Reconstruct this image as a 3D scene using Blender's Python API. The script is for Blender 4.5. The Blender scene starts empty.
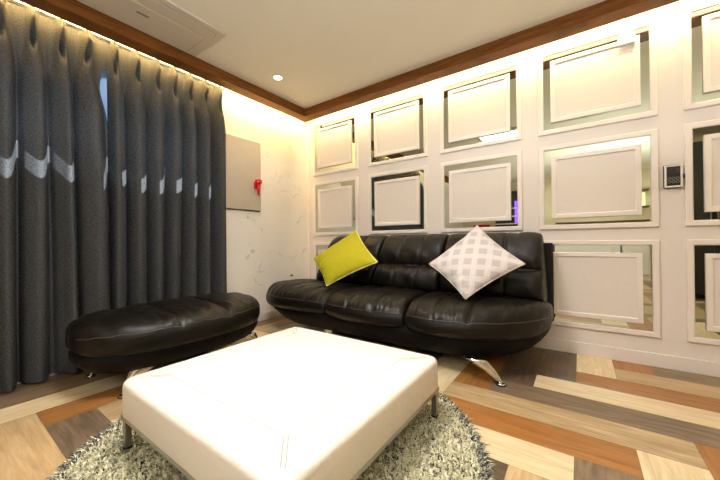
import bpy, bmesh, math, random
import numpy as np
from mathutils import Vector, Matrix

random.seed(7); rng = np.random.default_rng(7)
S = bpy.context.scene
COL = S.collection
PI = math.pi

# ------------------------------------------------------------------ view / world
S.view_settings.view_transform = 'Standard'
S.view_settings.look = 'None'
S.view_settings.exposure = -0.06
S.view_settings.gamma = 1.0
S.view_settings.use_curve_mapping = False
S.cycles.use_denoising = True
S.cycles.caustics_reflective = False
S.cycles.caustics_refractive = False
S.cycles.max_bounces = 10
S.cycles.diffuse_bounces = 6
S.cycles.glossy_bounces = 6
S.cycles.transmission_bounces = 6
S.cycles.sample_clamp_indirect = 6.0

W = bpy.data.worlds.new('world'); S.world = W; W.use_nodes = True
bg = W.node_tree.nodes['Background']
bg.inputs[0].default_value = (0.50, 0.74, 1.0, 1); bg.inputs[1].default_value = 3.0

# ------------------------------------------------------------------ materials
def nmat(name):
    m = bpy.data.materials.new(name); m.use_nodes = True
    return m, m.node_tree, m.node_tree.nodes['Principled BSDF']

def node(nt, typ, **kw):
    n = nt.nodes.new(typ)
    for k, v in kw.items():
        if k in n.inputs: n.inputs[k].default_value = v
        else: setattr(n, k, v)
    return n

def ramp(nt, stops):
    r = nt.nodes.new('ShaderNodeValToRGB')
    e = r.color_ramp.elements
    while len(e) < len(stops): e.new(0.5)
    for i, (p, c) in enumerate(stops):
        e[i].position = p; e[i].color = (*c, 1)
    return r

def srgb(r, g, b):
    f = lambda c: (c/255/12.92) if c/255 <= 0.04045 else ((c/255+0.055)/1.055)**2.4
    return (f(r), f(g), f(b))

def plain(name, col, rough=0.5, metal=0.0, spec=0.5, noise=0.0, nscale=30, bump=0.0, bscale=200, coat=0.0):
    m, nt, b = nmat(name)
    b.inputs['Roughness'].default_value = rough
    b.inputs['Metallic'].default_value = metal
    b.inputs['Specular IOR Level'].default_value = spec
    b.inputs['Coat Weight'].default_value = coat
    b.inputs['Base Color'].default_value = (*col, 1)
    tc = node(nt, 'ShaderNodeTexCoord')
    if noise:
        nz = node(nt, 'ShaderNodeTexNoise', Scale=nscale, Detail=4.0)
        nt.links.new(tc.outputs['Object'], nz.inputs['Vector'])
        r = ramp(nt, [(0.25, tuple(c*(1-noise) for c in col)), (0.75, tuple(min(1, c*(1+noise)) for c in col))])
        nt.links.new(nz.outputs['Fac'], r.inputs['Fac'])
        nt.links.new(r.outputs['Color'], b.inputs['Base Color'])
    if bump:
        nb = node(nt, 'ShaderNodeTexNoise', Scale=bscale, Detail=3.0)
        nt.links.new(tc.outputs['Object'], nb.inputs['Vector'])
        bp = node(nt, 'ShaderNodeBump', Strength=bump, Distance=0.004)
        nt.links.new(nb.outputs['Fac'], bp.inputs['Height'])
        nt.links.new(bp.outputs['Normal'], b.inputs['Normal'])
    return m

def emit(name, col, strength):
    m = bpy.data.materials.new(name); m.use_nodes = True
    nt = m.node_tree; nt.nodes.clear()
    e = node(nt, 'ShaderNodeEmission'); e.inputs[0].default_value = (*col, 1); e.inputs[1].default_value = strength
    o = node(nt, 'ShaderNodeOutputMaterial'); nt.links.new(e.outputs[0], o.inputs[0])
    return m

def wood(name, ca, cb, cc, knots=0.0, rough=0.36):
    """plank wood: grain runs along U of the plank's UVs (metres)"""
    m, nt, b = nmat(name)
    uv = node(nt, 'ShaderNodeUVMap')
    mp = node(nt, 'ShaderNodeMapping'); mp.inputs['Scale'].default_value = (2.2, 26, 1)
    nt.links.new(uv.outputs[0], mp.inputs[0])
    n1 = node(nt, 'ShaderNodeTexNoise', Scale=1.6, Detail=7.0, Roughness=0.62, Distortion=0.9)
    nt.links.new(mp.outputs[0], n1.inputs['Vector'])
    r = ramp(nt, [(0.28, cb), (0.5, ca), (0.74, cc)])
    nt.links.new(n1.outputs['Fac'], r.inputs['Fac'])
    mp2 = node(nt, 'ShaderNodeMapping'); mp2.inputs['Scale'].default_value = (1.0, 5.0, 1)
    nt.links.new(uv.outputs[0], mp2.inputs[0])
    n2 = node(nt, 'ShaderNodeTexNoise', Scale=2.4, Detail=3.0, Distortion=2.0)
    nt.links.new(mp2.outputs[0], n2.inputs['Vector'])
    r2 = ramp(nt, [(0.3, (0.62,)*3), (0.62, (1, 1, 1))]) if knots else ramp(nt, [(0.25, (0.86,)*3), (0.6, (1, 1, 1))])
    nt.links.new(n2.outputs['Fac'], r2.inputs['Fac'])
    mx = node(nt, 'ShaderNodeMix', data_type='RGBA', blend_type='MULTIPLY'); mx.inputs[0].default_value = 1.0
    nt.links.new(r.outputs[0], mx.inputs[6]); nt.links.new(r2.outputs[0], mx.inputs[7])
    nt.links.new(mx.outputs[2], b.inputs['Base Color'])
    b.inputs['Roughness'].default_value = rough
    bp = node(nt, 'ShaderNodeBump', Strength=0.15, Distance=0.002)
    nt.links.new(n1.outputs['Fac'], bp.inputs['Height']); nt.links.new(bp.outputs[0], b.inputs['Normal'])
    return m

def trim_wood():
    m, nt, b = nmat('walnut_trim')
    tc = node(nt, 'ShaderNodeTexCoord')
    mp = node(nt, 'ShaderNodeMapping'); mp.inputs['Scale'].default_value = (6, 6, 70)
    nt.links.new(tc.outputs['Object'], mp.inputs[0])
    n1 = node(nt, 'ShaderNodeTexNoise', Scale=1.0, Detail=6.0, Roughness=0.6)
    nt.links.new(mp.outputs[0], n1.inputs['Vector'])
    r = ramp(nt, [(0.3, srgb(84, 49, 19)), (0.7, srgb(126, 79, 34))])
    nt.links.new(n1.outputs['Fac'], r.inputs['Fac']); nt.links.new(r.outputs[0], b.inputs['Base Color'])
    b.inputs['Roughness'].default_value = 0.6; b.inputs['Specular IOR Level'].default_value = 0.2
    return m

def leather(name, col, rough=0.36, spec=0.38):
    m, nt, b = nmat(name)
    tc = node(nt, 'ShaderNodeTexCoord')
    v = node(nt, 'ShaderNodeTexVoronoi', Scale=210.0); nt.links.new(tc.outputs['Object'], v.inputs['Vector'])
    n = node(nt, 'ShaderNodeTexNoise', Scale=18.0, Detail=4.0); nt.links.new(tc.outputs['Object'], n.inputs['Vector'])
    b1 = node(nt, 'ShaderNodeBump', Strength=0.12, Distance=0.002); nt.links.new(v.outputs['Distance'], b1.inputs['Height'])
    b2 = node(nt, 'ShaderNodeBump', Strength=0.34, Distance=0.012); nt.links.new(n.outputs['Fac'], b2.inputs['Height'])
    nt.links.new(b1.outputs[0], b2.inputs['Normal']); nt.links.new(b2.outputs[0], b.inputs['Normal'])
    b.inputs['Base Color'].default_value = (*col, 1)
    r = ramp(nt, [(0.3, (rough-0.06,)*3), (0.7, (rough+0.1,)*3)])
    nt.links.new(n.outputs['Fac'], r.inputs['Fac']); nt.links.new(r.outputs[0], b.inputs['Roughness'])
    b.inputs['Specular IOR Level'].default_value = spec
    return m

def plaster():
    """white trowelled wall with fine veins"""
    m, nt, b = nmat('veined_plaster')
    tc = node(nt, 'ShaderNodeTexCoord')
    mp = node(nt, 'ShaderNodeMapping'); mp.inputs['Rotation'].default_value = (0.5, 0.0, 0.0)
    nt.links.new(tc.outputs['Object'], mp.inputs[0])
    nd = node(nt, 'ShaderNodeTexNoise', Scale=2.6, Detail=3.0, Roughness=0.5); nt.links.new(mp.outputs[0], nd.inputs['Vector'])
    # thin vein where noise crosses one half, broken up by a second noise
    sb = node(nt, 'ShaderNodeMath', operation='SUBTRACT'); sb.inputs[1].default_value = 0.5
    ab = node(nt, 'ShaderNodeMath', operation='ABSOLUTE')
    nt.links.new(nd.outputs['Fac'], sb.inputs[0]); nt.links.new(sb.outputs[0], ab.inputs[0])
    rv = ramp(nt, [(0.0, (1, 1, 1)), (0.012, (0, 0, 0))]); nt.links.new(ab.outputs[0], rv.inputs['Fac'])
    n2 = node(nt, 'ShaderNodeTexNoise', Scale=5.0, Detail=2.0); nt.links.new(tc.outputs['Object'], n2.inputs['Vector'])
    r2 = ramp(nt, [(0.48, (0, 0, 0)), (0.62, (1, 1, 1))]); nt.links.new(n2.outputs['Fac'], r2.inputs['Fac'])
    mu = node(nt, 'ShaderNodeMath', operation='MULTIPLY')
    nt.links.new(rv.outputs[0], mu.inputs[0]); nt.links.new(r2.outputs[0], mu.inputs[1])
    mx = node(nt, 'ShaderNodeMix', data_type='RGBA')
    mx.inputs[6].default_value = (*srgb(226, 221, 212), 1); mx.inputs[7].default_value = (*srgb(186, 181, 172), 1)
    nt.links.new(mu.outputs[0], mx.inputs[0]); nt.links.new(mx.outputs[2], b.inputs['Base Color'])
    nb = node(nt, 'ShaderNodeTexNoise', Scale=9.0, Detail=5.0, Distortion=1.0); nt.links.new(tc.outputs['Object'], nb.inputs['Vector'])
    bp = node(nt, 'ShaderNodeBump', Strength=0.25, Distance=0.01); nt.links.new(nb.outputs['Fac'], bp.inputs['Height'])
    nt.links.new(bp.outputs[0], b.inputs['Normal'])
    b.inputs['Roughness'].default_value = 0.7
    return m

def curtain_mat():
    m = bpy.data.materials.new('grey_woven_curtain'); m.use_nodes = True
    nt = m.node_tree; nt.nodes.clear()
    tc = node(nt, 'ShaderNodeTexCoord')
    mp = node(nt, 'ShaderNodeMapping'); mp.inputs['Scale'].default_value = (1, 330, 110)
    nt.links.new(tc.outputs['Object'], mp.inputs[0])
    n = node(nt, 'ShaderNodeTexNoise', Scale=1.0, Detail=3.0); nt.links.new(mp.outputs[0], n.inputs['Vector'])
    mp2 = node(nt, 'ShaderNodeMapping'); mp2.inputs['Scale'].default_value = (1, 110, 330)
    nt.links.new(tc.outputs['Object'], mp2.inputs[0])
    n2 = node(nt, 'ShaderNodeTexNoise', Scale=1.0, Detail=3.0); nt.links.new(mp2.outputs[0], n2.inputs['Vector'])
    ad = node(nt, 'ShaderNodeMath', operation='ADD'); nt.links.new(n.outputs['Fac'], ad.inputs[0]); nt.links.new(n2.outputs['Fac'], ad.inputs[1])
    hf = node(nt, 'ShaderNodeMath', operation='MULTIPLY'); hf.inputs[1].default_value = 0.5; nt.links.new(ad.outputs[0], hf.inputs[0])
    r = ramp(nt, [(0.32, srgb(50, 51, 53)), (0.68, srgb(108, 109, 111))]); nt.links.new(hf.outputs[0], r.inputs['Fac'])
    d = node(nt, 'ShaderNodeBsdfDiffuse'); t = node(nt, 'ShaderNodeBsdfTranslucent')
    bp = node(nt, 'ShaderNodeBump', Strength=0.4, Distance=0.002); nt.links.new(hf.outputs[0], bp.inputs['Height'])
    nt.links.new(bp.outputs[0], d.inputs['Normal'])
    nt.links.new(r.outputs[0], d.inputs[0]); nt.links.new(r.outputs[0], t.inputs[0])
    mx = node(nt, 'ShaderNodeMixShader'); mx.inputs[0].default_value = 0.42
    nt.links.new(d.outputs[0], mx.inputs[1]); nt.links.new(t.outputs[0], mx.inputs[2])
    o = node(nt, 'ShaderNodeOutputMaterial'); nt.links.new(mx.outputs[0], o.inputs[0])
    return m

def translucent(name, col, fac):
    m = bpy.data.materials.new(name); m.use_nodes = True
    nt = m.node_tree; nt.nodes.clear()
    d = node(nt, 'ShaderNodeBsdfDiffuse'); t = node(nt, 'ShaderNodeBsdfTranslucent')
    d.inputs[0].default_value = (*col, 1); t.inputs[0].default_value = (*col, 1)
    mx = node(nt, 'ShaderNodeMixShader'); mx.inputs[0].default_value = fac
    nt.links.new(d.outputs[0], mx.inputs[1]); nt.links.new(t.outputs[0], mx.inputs[2])
    o = node(nt, 'ShaderNodeOutputMaterial'); nt.links.new(mx.outputs[0], o.inputs[0])
    return m

def clear_glass():
    m = bpy.data.materials.new('window_glass'); m.use_nodes = True
    nt = m.node_tree; nt.nodes.clear()
    t = node(nt, 'ShaderNodeBsdfTransparent'); t.inputs[0].default_value = (0.93, 0.97, 0.98, 1)
    g = node(nt, 'ShaderNodeBsdfGlossy', Roughness=0.02)
    mx = node(nt, 'ShaderNodeMixShader'); mx.inputs[0].default_value = 0.06
    nt.links.new(t.outputs[0], mx.inputs[1]); nt.links.new(g.outputs[0], mx.inputs[2])
    o = node(nt, 'ShaderNodeOutputMaterial'); nt.links.new(mx.outputs[0], o.inputs[0])
    return m

def plaid():
    """basket weave of mauve squares and bundles of white lines, along the cushion's diagonals"""
    m, nt, b = nmat('woven_plaid_fabric')
    uv = node(nt, 'ShaderNodeUVMap')
    sp = node(nt, 'ShaderNodeSeparateXYZ'); nt.links.new(uv.outputs[0], sp.inputs[0])
    def mth(op, a, c):
        n = node(nt, 'ShaderNodeMath', operation=op)
        for i, x in enumerate((a, c)):
            if x is None: continue
            if isinstance(x, (int, float)): n.inputs[i].default_value = x
            else: nt.links.new(x, n.inputs[i])
        return n.outputs[0]
    P = mth('MULTIPLY', mth('ADD', sp.outputs[0], sp.outputs[1]), 7.2)
    Q = mth('MULTIPLY', mth('SUBTRACT', sp.outputs[0], sp.outputs[1]), 7.2)
    P = mth('ADD', P, 20.3); Q = mth('ADD', Q, 20.75)
    fp = mth('MULTIPLY', mth('FRACT', mth('MULTIPLY', P, 0.5), None), 2.0)
    fq = mth('MULTIPLY', mth('FRACT', mth('MULTIPLY', Q, 0.5), None), 2.0)
    ip = mth('LESS_THAN', fp, 1.1); iq = mth('LESS_THAN', fq, 1.1)
    square = mth('MULTIPLY', ip, iq)
    lp = mth('LESS_THAN', mth('FRACT', mth('MULTIPLY', P, 4.0), None), 0.4)
    lq = mth('LESS_THAN', mth('FRACT', mth('MULTIPLY', Q, 4.0), None), 0.4)
    np_ = mth('SUBTRACT', 1.0, ip); nq_ = mth('SUBTRACT', 1.0, iq)
    lines = mth('MAXIMUM', mth('MULTIPLY', lp, np_), mth('MULTIPLY', lq, nq_))
    m1 = node(nt, 'ShaderNodeMix', data_type='RGBA')
    m1.inputs[6].default_value = (*srgb(198, 191, 189), 1); m1.inputs[7].default_value = (*srgb(182, 172, 174), 1)
    nt.links.new(square, m1.inputs[0])
    m2 = node(nt, 'ShaderNodeMix', data_type='RGBA'); m2.inputs[7].default_value = (*srgb(214, 209, 206), 1)
    nt.links.new(m1.outputs[2], m2.inputs[6]); nt.links.new(lines, m2.inputs[0])
    nt.links.new(m2.outputs[2], b.inputs['Base Color'])
    b.inputs['Roughness'].default_value = 0.9; b.inputs['Sheen Weight'].default_value = 0.2
    return m

M = {}
M['panel'] = plain('painted_panel_white', srgb(222, 214, 208), 0.42, noise=0.015, nscale=6)
M['wallpaint'] = plain('painted_wall_white', srgb(218, 210, 204), 0.5, noise=0.015, nscale=3)
M['field'] = plain('board_white', srgb(217, 209, 202), 0.55, noise=0.02, nscale=40)
M['mirror'] = plain('silvered_mirror', (0.60, 0.64, 0.56), 0.012, 1.0)
M['ceiling'] = plain('ceiling_paint', srgb(236, 231, 216), 0.8, noise=0.012, nscale=4)
M['plaster'] = plaster()
M['trim'] = trim_wood()
M['curtain'] = curtain_mat()
M['heading'] = plain('curtain_heading_tape', srgb(120, 112, 98), 0.9, bump=0.4, bscale=300)
M['black'] = leather('black_leather', srgb(11, 8, 5), 0.41, 0.31)
M['black_shaded'] = leather('black_leather_shaded', srgb(7, 6, 5), 0.6, 0.2)  # same leather darkened: shade under the seats put into its colour
M['piping'] = plain('leather_piping', srgb(58, 52, 47), 0.4)
M['blackcloth'] = plain('black_cloth', (0.006, 0.006, 0.006), 0.9)
M['whiteleather'] = leather('white_leather', srgb(224, 219, 210), 0.5)
M['stitch'] = plain('stitched_seam', srgb(158, 150, 138), 0.7)
M['chrome'] = plain('polished_chrome', (0.72, 0.71, 0.69), 0.12, 1.0)
M['steel'] = plain('brushed_steel', (0.42, 0.40, 0.36), 0.28, 1.0)
M['rubber'] = plain('black_rubber', (0.01, 0.01, 0.01), 0.6)
M['green'] = plain('lime_cushion_cloth', srgb(174, 166, 12), 0.85, noise=0.06, nscale=90, bump=0.3, bscale=400)
M['greenpipe'] = plain('pale_cushion_piping', srgb(226, 222, 130), 0.8)
M['plaid'] = plaid()
M['plaidpipe'] = plain('cream_cushion_edge', srgb(204, 196, 191), 0.85)
M['board'] = plain('grey_board', srgb(176, 166, 152), 0.6, noise=0.03, nscale=5)
M['red'] = plain('red_plastic', srgb(196, 16, 22), 0.35)
M['blackplastic'] = plain('black_plastic', (0.008, 0.008, 0.009), 0.25)
M['silverplastic'] = plain('silver_plastic', srgb(214, 212, 208), 0.3)
M['icon'] = plain('grey_key_print', srgb(140, 140, 140), 0.5)
M['ledred'] = emit('red_display_digit', (1.0, 0.05, 0.05), 0.3)
M['acwhite'] = plain('air_conditioner_white', srgb(206, 196, 180), 0.5)
M['acgap'] = plain('air_conditioner_gap', srgb(140, 132, 118), 0.6)
M['acscreen'] = plain('air_conditioner_receiver', srgb(132, 124, 112), 0.3)
M['ledglow'] = emit('downlight_glow', (1.0, 0.86, 0.62), 14.0)
M['ledpanel'] = emit('led_panel_glow', (1.0, 0.93, 0.84), 9.0)
M['ledstrip'] = emit('led_strip_glow', (1.0, 0.80, 0.45), 3.0)
M['whiteplastic'] = plain('white_plastic', srgb(238, 234, 228), 0.35)
M['alu'] = plain('white_window_frame', srgb(210, 210, 208), 0.4)
M['glass'] = clear_glass()
M['mask_high'] = translucent('pale_sun_mask', (0.44, 0.52, 0.62), 0.36)
M['mask_low'] = translucent('lower_sun_mask', (0.40, 0.46, 0.52), 0.10)
M['rugback'] = plain('rug_backing', srgb(128, 122, 104), 0.95)
M['pile_a'] = plain('rug_yarn_cream', srgb(222, 216, 186), 0.9)
M['pile_b'] = plain('rug_yarn_sage', srgb(184, 182, 150), 0.9)
M['pile_c'] = plain('rug_yarn_grey', srgb(126, 130, 122), 0.9)
M['pile_d'] = plain('rug_yarn_charcoal', srgb(44, 48, 56), 0.9)
M['rugedge'] = plain('rug_binding', srgb(96, 106, 112), 0.95, noise=0.4, nscale=120)
M['backwall'] = plain('cream_back_wall', srgb(216, 202, 168), 0.7, noise=0.02, nscale=3)
M['darkstone'] = plain('dark_cabinet_front', srgb(34, 36, 36), 0.35, noise=0.5, nscale=60)
M['counter'] = plain('white_counter', srgb(220, 216, 208), 0.4)
M['brown'] = plain('brown_shelf_wood', srgb(84, 52, 30), 0.5, noise=0.15, nscale=12)
M['purple'] = emit('violet_neon_panel', (0.22, 0.08, 1.0), 4.0)
M['niche'] = emit('niche_lamp', (1.0, 0.78, 0.36), 2.5)
M['redfabric'] = plain('red_stool_seat', srgb(150, 28, 24), 0.6)
M['floor_cream'] = wood('plank_cream', srgb(222, 200, 160), srgb(206, 182, 140), srgb(232, 214, 178))
M['floor_orange'] = wood('plank_orange', srgb(158, 107, 56), srgb(136, 88, 43), srgb(176, 124, 68))
M['floor_grey'] = wood('plank_grey', srgb(128, 108, 86), srgb(98, 82, 66), srgb(150, 130, 104), 1.0)
M['floor_beige'] = wood('plank_beige', srgb(178, 152, 114), srgb(148, 126, 94), srgb(198, 176, 138))
M['floor_dark'] = wood('plank_dark', srgb(100, 82, 64), srgb(76, 62, 50), srgb(120, 100, 80), 1.0)
M['floor_oak'] = wood('plank_oak', srgb(196, 164, 120), srgb(170, 138, 98), srgb(214, 186, 146))

# ------------------------------------------------------------------ object helpers
def link(o, parent=None):
    COL.objects.link(o)
    if parent is not None: o.parent = parent
    return o

def obj(name, bm, mat, parent=None, smooth=False, loc=None):
    """bm in the parent's local coordinates"""
    me = bpy.data.meshes.new(name)
    if isinstance(bm, bmesh.types.BMesh):
        bmesh.ops.recalc_face_normals(bm, faces=bm.faces)
        bm.to_mesh(me); bm.free()
    else:
        me.from_pydata(*bm); me.update()
    for mm in (mat if isinstance(mat, (list, tuple)) else [mat]): me.materials.append(mm)
    if smooth:
        for p in me.polygons: p.use_smooth = True
    o = bpy.data.objects.new(name, me)
    if loc is not None: o.location = loc
    return link(o, parent)

def tag(o, label=None, cat=None, group=None, kind=None):
    if label: o['label'] = label
    if cat: o['category'] = cat
    if group: o['group'] = group
    if kind: o['kind'] = kind
    return o

def thing(name, label, cat, loc=(0, 0, 0), rotz=0, group=None):
    o = bpy.data.objects.new(name, None); o.empty_display_size = 0.1
    o.location = loc; o.rotation_euler = (0, 0, rotz)
    link(o); return tag(o, label, cat, group)

def copy_tree(o, parent=None):
    c = o.copy(); COL.objects.link(c)
    if parent is not None: c.parent = parent
    for ch in list(o.children): copy_tree(ch, c)
    return c

def box(bm, x0, x1, y0, y1, z0, z1, bevel=0, seg=2):
    vs = [bm.verts.new((x, y, z)) for x in (x0, x1) for y in (y0, y1) for z in (z0, z1)]
    fs = [bm.faces.new([vs[i] for i in q]) for q in ((0, 1, 3, 2), (4, 6, 7, 5), (0, 4, 5, 1), (2, 3, 7, 6), (0, 2, 6, 4), (1, 5, 7, 3))]
    if bevel:
        es = list({e for f in fs for e in f.edges})
        bmesh.ops.bevel(bm, geom=es, offset=bevel, segments=seg, profile=0.5, affect='EDGES')
    return bm

def B(*a, **k): return box(bmesh.new(), *a, **k)

def prism(bm, pts, axis, a, b):
    """extrude polygon pts (2D) along an axis between a and b"""
    def P(p, t):
        return {'x': (t, p[0], p[1]), 'y': (p[0], t, p[1]), 'z': (p[0], p[1], t)}[axis]
    r0 = [bm.verts.new(P(p, a)) for p in pts]; r1 = [bm.verts.new(P(p, b)) for p in pts]
    n = len(pts)
    for i in range(n): bm.faces.new((r0[i], r0[(i+1) % n], r1[(i+1) % n], r1[i]))
    bm.faces.new(r0[::-1]); bm.faces.new(r1)
    return bm

def cyl(bm, c, r, h, n=24, axis='z', r2=None):
    c = Vector(c); r2 = r if r2 is None else r2
    A = {'z': (Vector((1, 0, 0)), Vector((0, 1, 0)), Vector((0, 0, 1))), 'y': (Vector((1, 0, 0)), Vector((0, 0, 1)), Vector((0, 1, 0))),
         'x': (Vector((0, 1, 0)), Vector((0, 0, 1)), Vector((1, 0, 0)))}[axis]
    r0 = [bm.verts.new(c+r*(math.cos(2*PI*i/n)*A[0]+math.sin(2*PI*i/n)*A[1])) for i in range(n)]
    r1 = [bm.verts.new(c+h*A[2]+r2*(math.cos(2*PI*i/n)*A[0]+math.sin(2*PI*i/n)*A[1])) for i in range(n)]
    for i in range(n): bm.faces.new((r0[i], r0[(i+1) % n], r1[(i+1) % n], r1[i]))
    bm.faces.new(r0[::-1]); bm.faces.new(r1)
    return bm

def tube(bm, pts, r, n=8, closed=False, ry=None):
    pts = [Vector(p) for p in pts]; N = len(pts); rings = []
    for i, p in enumerate(pts):
        if closed: t = pts[(i+1) % N]-pts[i-1]
        else: t = pts[min(i+1, N-1)]-pts[max(i-1, 0)]
        t.normalize()
        up = Vector((0, 0, 1)) if abs(t.z) < 0.9 else Vector((0, 1, 0))
        a = t.cross(up).normalized(); b = a.cross(t).normalized()
        rr = r[i] if isinstance(r, (list, tuple)) else r
        rings.append([bm.verts.new(p+rr*math.cos(2*PI*k/n)*a+(ry or 1)*rr*math.sin(2*PI*k/n)*b) for k in range(n)])
    for i in range(N if closed else N-1):
        A, C = rings[i], rings[(i+1) % N]
        for k in range(n): bm.faces.new((A[k], A[(k+1) % n], C[(k+1) % n], C[k]))
    if not closed: bm.faces.new(rings[0][::-1]); bm.faces.new(rings[-1])
    return bm

def grid_mesh(rings, closed_ring=True, caps=True):
    """rings: array (NU,NV,3) -> (verts, edges, faces)"""
    NU, NV = rings.shape[:2]
    verts = rings.reshape(-1, 3).tolist(); f = []
    for i in range(NU-1):
        for j in range(NV if closed_ring else NV-1):
            k = (j+1) % NV
            f.append((i*NV+j, (i+1)*NV+j, (i+1)*NV+k, i*NV+k))
    if caps and closed_ring:
        for i, rev in ((0, False), (NU-1, True)):
            c = rings[i].mean(0); ci = len(verts); verts.append(c.tolist())
            for j in range(NV):
                a, b2 = i*NV+j, i*NV+(j+1) % NV
                f.append((ci, b2, a) if rev else (ci, a, b2))
    return verts, [], f

def closed_curve(ctrl, n):
    """closed Catmull-Rom through 2D control points, n even samples by arc length"""
    c = np.array(ctrl, float); m = len(c); out = []
    for i in range(m):
        p0, p1, p2, p3 = c[i-1], c[i], c[(i+1) % m], c[(i+2) % m]
        t = np.linspace(0, 1, 24, endpoint=False)[:, None]
        out.append(0.5*((2*p1)+(-p0+p2)*t+(2*p0-5*p1+4*p2-p3)*t**2+(-p0+3*p1-3*p2+p3)*t**3))
    q = np.concatenate(out); q2 = np.vstack([q, q[:1]])
    d = np.r_[0, np.cumsum(np.linalg.norm(np.diff(q2, axis=0)*np.array([0.6, 1.4]), axis=1))]
    s = np.linspace(0, d[-1], n, endpoint=False)
    return np.c_[np.interp(s, d, q2[:, 0]), np.interp(s, d, q2[:, 1])]

def fix_normals(o):
    bm = bmesh.new(); bm.from_mesh(o.data); bmesh.ops.recalc_face_normals(bm, faces=bm.faces); bm.to_mesh(o.data); bm.free()
    for p in o.data.polygons: p.use_smooth = True
    return o

def smoothstep(a, b, x): 
    t = np.clip((x-a)/(b-a), 0, 1); return t*t*(3-2*t)

# ------------------------------------------------------------------ room
CZ, TZ = 2.24, 2.157          # main ceiling, underside of the wooden trim
XR, YB = 4.8, -6.0            # side wall, back wall
# floor : herringbone planks, one face each, six timbers
WX, WY = 0.19, 0.1795
X0 = 2.812-15*WX
names6 = ['floor_cream', 'floor_orange', 'floor_grey', 'floor_beige', 'floor_dark', 'floor_oak']
CR, OR, GR, BE, DK, OK = range(6)
xpl = {(1, 0): BE, (2, 0): OR, (3, 0): CR, (4, 0): GR, (5, 0): BE, (6, 0): OR, (7, 0): CR, (8, 0): DK, (0, 0): GR,
       (12, 0): GR, (13, 0): OK, (11, 0): CR, (14, 0): OK, (3, 1): GR}
ypl = {(14, -1): CR, (13, -1): DK, (15, -1): OR, (12, -1): DK, (11, -1): OR, (10, -1): CR, (9, -1): GR, (14, 0): GR, (15, 0): CR, (16, 0): OR, (13, 0): OK,
       (3, -1): OR, (2, -1): CR, (1, -1): GR, (4, -1): BE, (0, -2): DK, (1, -2): BE, (2, -2): CR, (3, -2): OR, (0, -1): DK}
fb = bmesh.new(); uvl = fb.loops.layers.uv.new('UVMap')
done = set()
for i in range(-1, int(XR/WX)+2):
    for j in range(-1, int(-YB/WY)+2):
        c = (i+j-16) % 10; m_ = (i+j-16)//10
        if c < 5:
            key = ('x', j, m_); i0 = 16-j+10*m_; r = (i0, i0+5, j, j+1); cm = xpl.get((j, m_))
        else:
            key = ('y', i, m_); j0 = 16-i+10*m_+5; r = (i, i+1, j0, j0+5); cm = ypl.get((i, m_))
        if key in done: continue
        done.add(key)
        if cm is None: cm = random.choice((CR, OR, GR, BE, DK, OK, BE))
        g = 0.0006
        xa, xb = X0+r[0]*WX+g, X0+r[1]*WX-g; ya, yb = -r[2]*WY-g, -r[3]*WY+g
        xa, xb = max(xa, 0), min(xb, XR); ya, yb = min(ya, 0), max(yb, YB)
        if xb-xa < 0.002 or ya-yb < 0.002: continue
        f = fb.faces.new([fb.verts.new(p) for p in ((xa, yb, 0), (xb, yb, 0), (xb, ya, 0), (xa, ya, 0))])
        f.material_index = cm
        ou, ov = random.uniform(0, 40), random.uniform(0, 40)
        for lp in f.loops:
            x, y = lp.vert.co.x, lp.vert.co.y
            lp[uvl].uv = (x+ou, y+ov) if key[0] == 'x' else (y+ou, x+ov)
box(fb, -0.15, XR+0.1, YB-0.1, 0.1, -0.08, -0.0012)
for f in fb.faces:
    if len(f.verts) == 4 and abs(f.calc_center_median().z) > 0.001: f.material_index = 4
tag(obj('floor', fb, [M[n] for n in names6]), kind='structure')

# walls
wy0, wy1, wz0, wz1 = -3.05, -1.17, 0.80, 2.08     # window opening in the curtain wall
wb = bmesh.new()
box(wb, -0.16, 0, YB, wy0, 0, 2.34); box(wb, -0.16, 0, wy1, 0.0, 0, 2.34)
box(wb, -0.16, 0, wy0, wy1, 0, wz0); box(wb, -0.16, 0, wy0, wy1, wz1, 2.34)
tag(obj('wall_left', wb, M['plaster']), kind='structure')
tag(obj('wall_right', B(-0.16, XR, 0.004, 0.16, 0, 2.34), M['wallpaint']), kind='structure')
tag(obj('wall_back', B(-0.16, XR, YB-0.12, YB, 0, 2.34), M['backwall']), kind='structure')
tag(obj('wall_side', B(XR, XR+0.12, YB, 0.0, 0, 2.34), M['backwall']), kind='structure')
cb = bmesh.new()
box(cb, 0.2, XR, YB, -0.2, CZ, CZ+0.1)
box(cb, -0.16, 0.21, YB, 0.0, 2.335, 2.40); box(cb, 0.2, XR, -0.21, 0.0, 2.335, 2.40)
tag(obj('ceiling', cb, M['ceiling']), kind='structure')
TI, TO = 0.114, 0.236       # trim: wall side edge, room side edge
TR0, TR1 = 0.130, 0.249     # the same on the panelled wall
tb = bmesh.new()
prof = [(TI, TZ), (TO, TZ), (TO, CZ+0.01), (TI, CZ+0.01)]
def mitre(bm, along):
    vs0, vs1 = [], []
    for (d, z) in prof:
        e = TR0 if d == TI else TR1
        if along == 'y': vs0.append(bm.verts.new((d, -e-0.0005, z))); vs1.append(bm.verts.new((d, YB, z)))
        else: vs0.append(bm.verts.new((d+0.0005, -e, z))); vs1.append(bm.verts.new((XR, -e, z)))
    for i in range(4): bm.faces.new((vs0[i], vs0[(i+1) % 4], vs1[(i+1) % 4], vs1[i]))
    bm.faces.new(vs0[::-1]); bm.faces.new(vs1)
    return bm
tag(obj('trim_1', mitre(tb, 'y'), M['trim']), kind='structure')
tag(obj('trim_2', mitre(bmesh.new(), 'x'), M['trim']), kind='structure')
bb = bmesh.new(); box(bb, 0.0, 0.011, YB, 0, 0, 0.08, 0.003)
tag(obj('baseboard_left', bb, M['wallpaint']), kind='structure')
bb = bmesh.new(); box(bb, 0.011, XR, -0.012, 0.004, 0, 0.084, 0.003)
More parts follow.
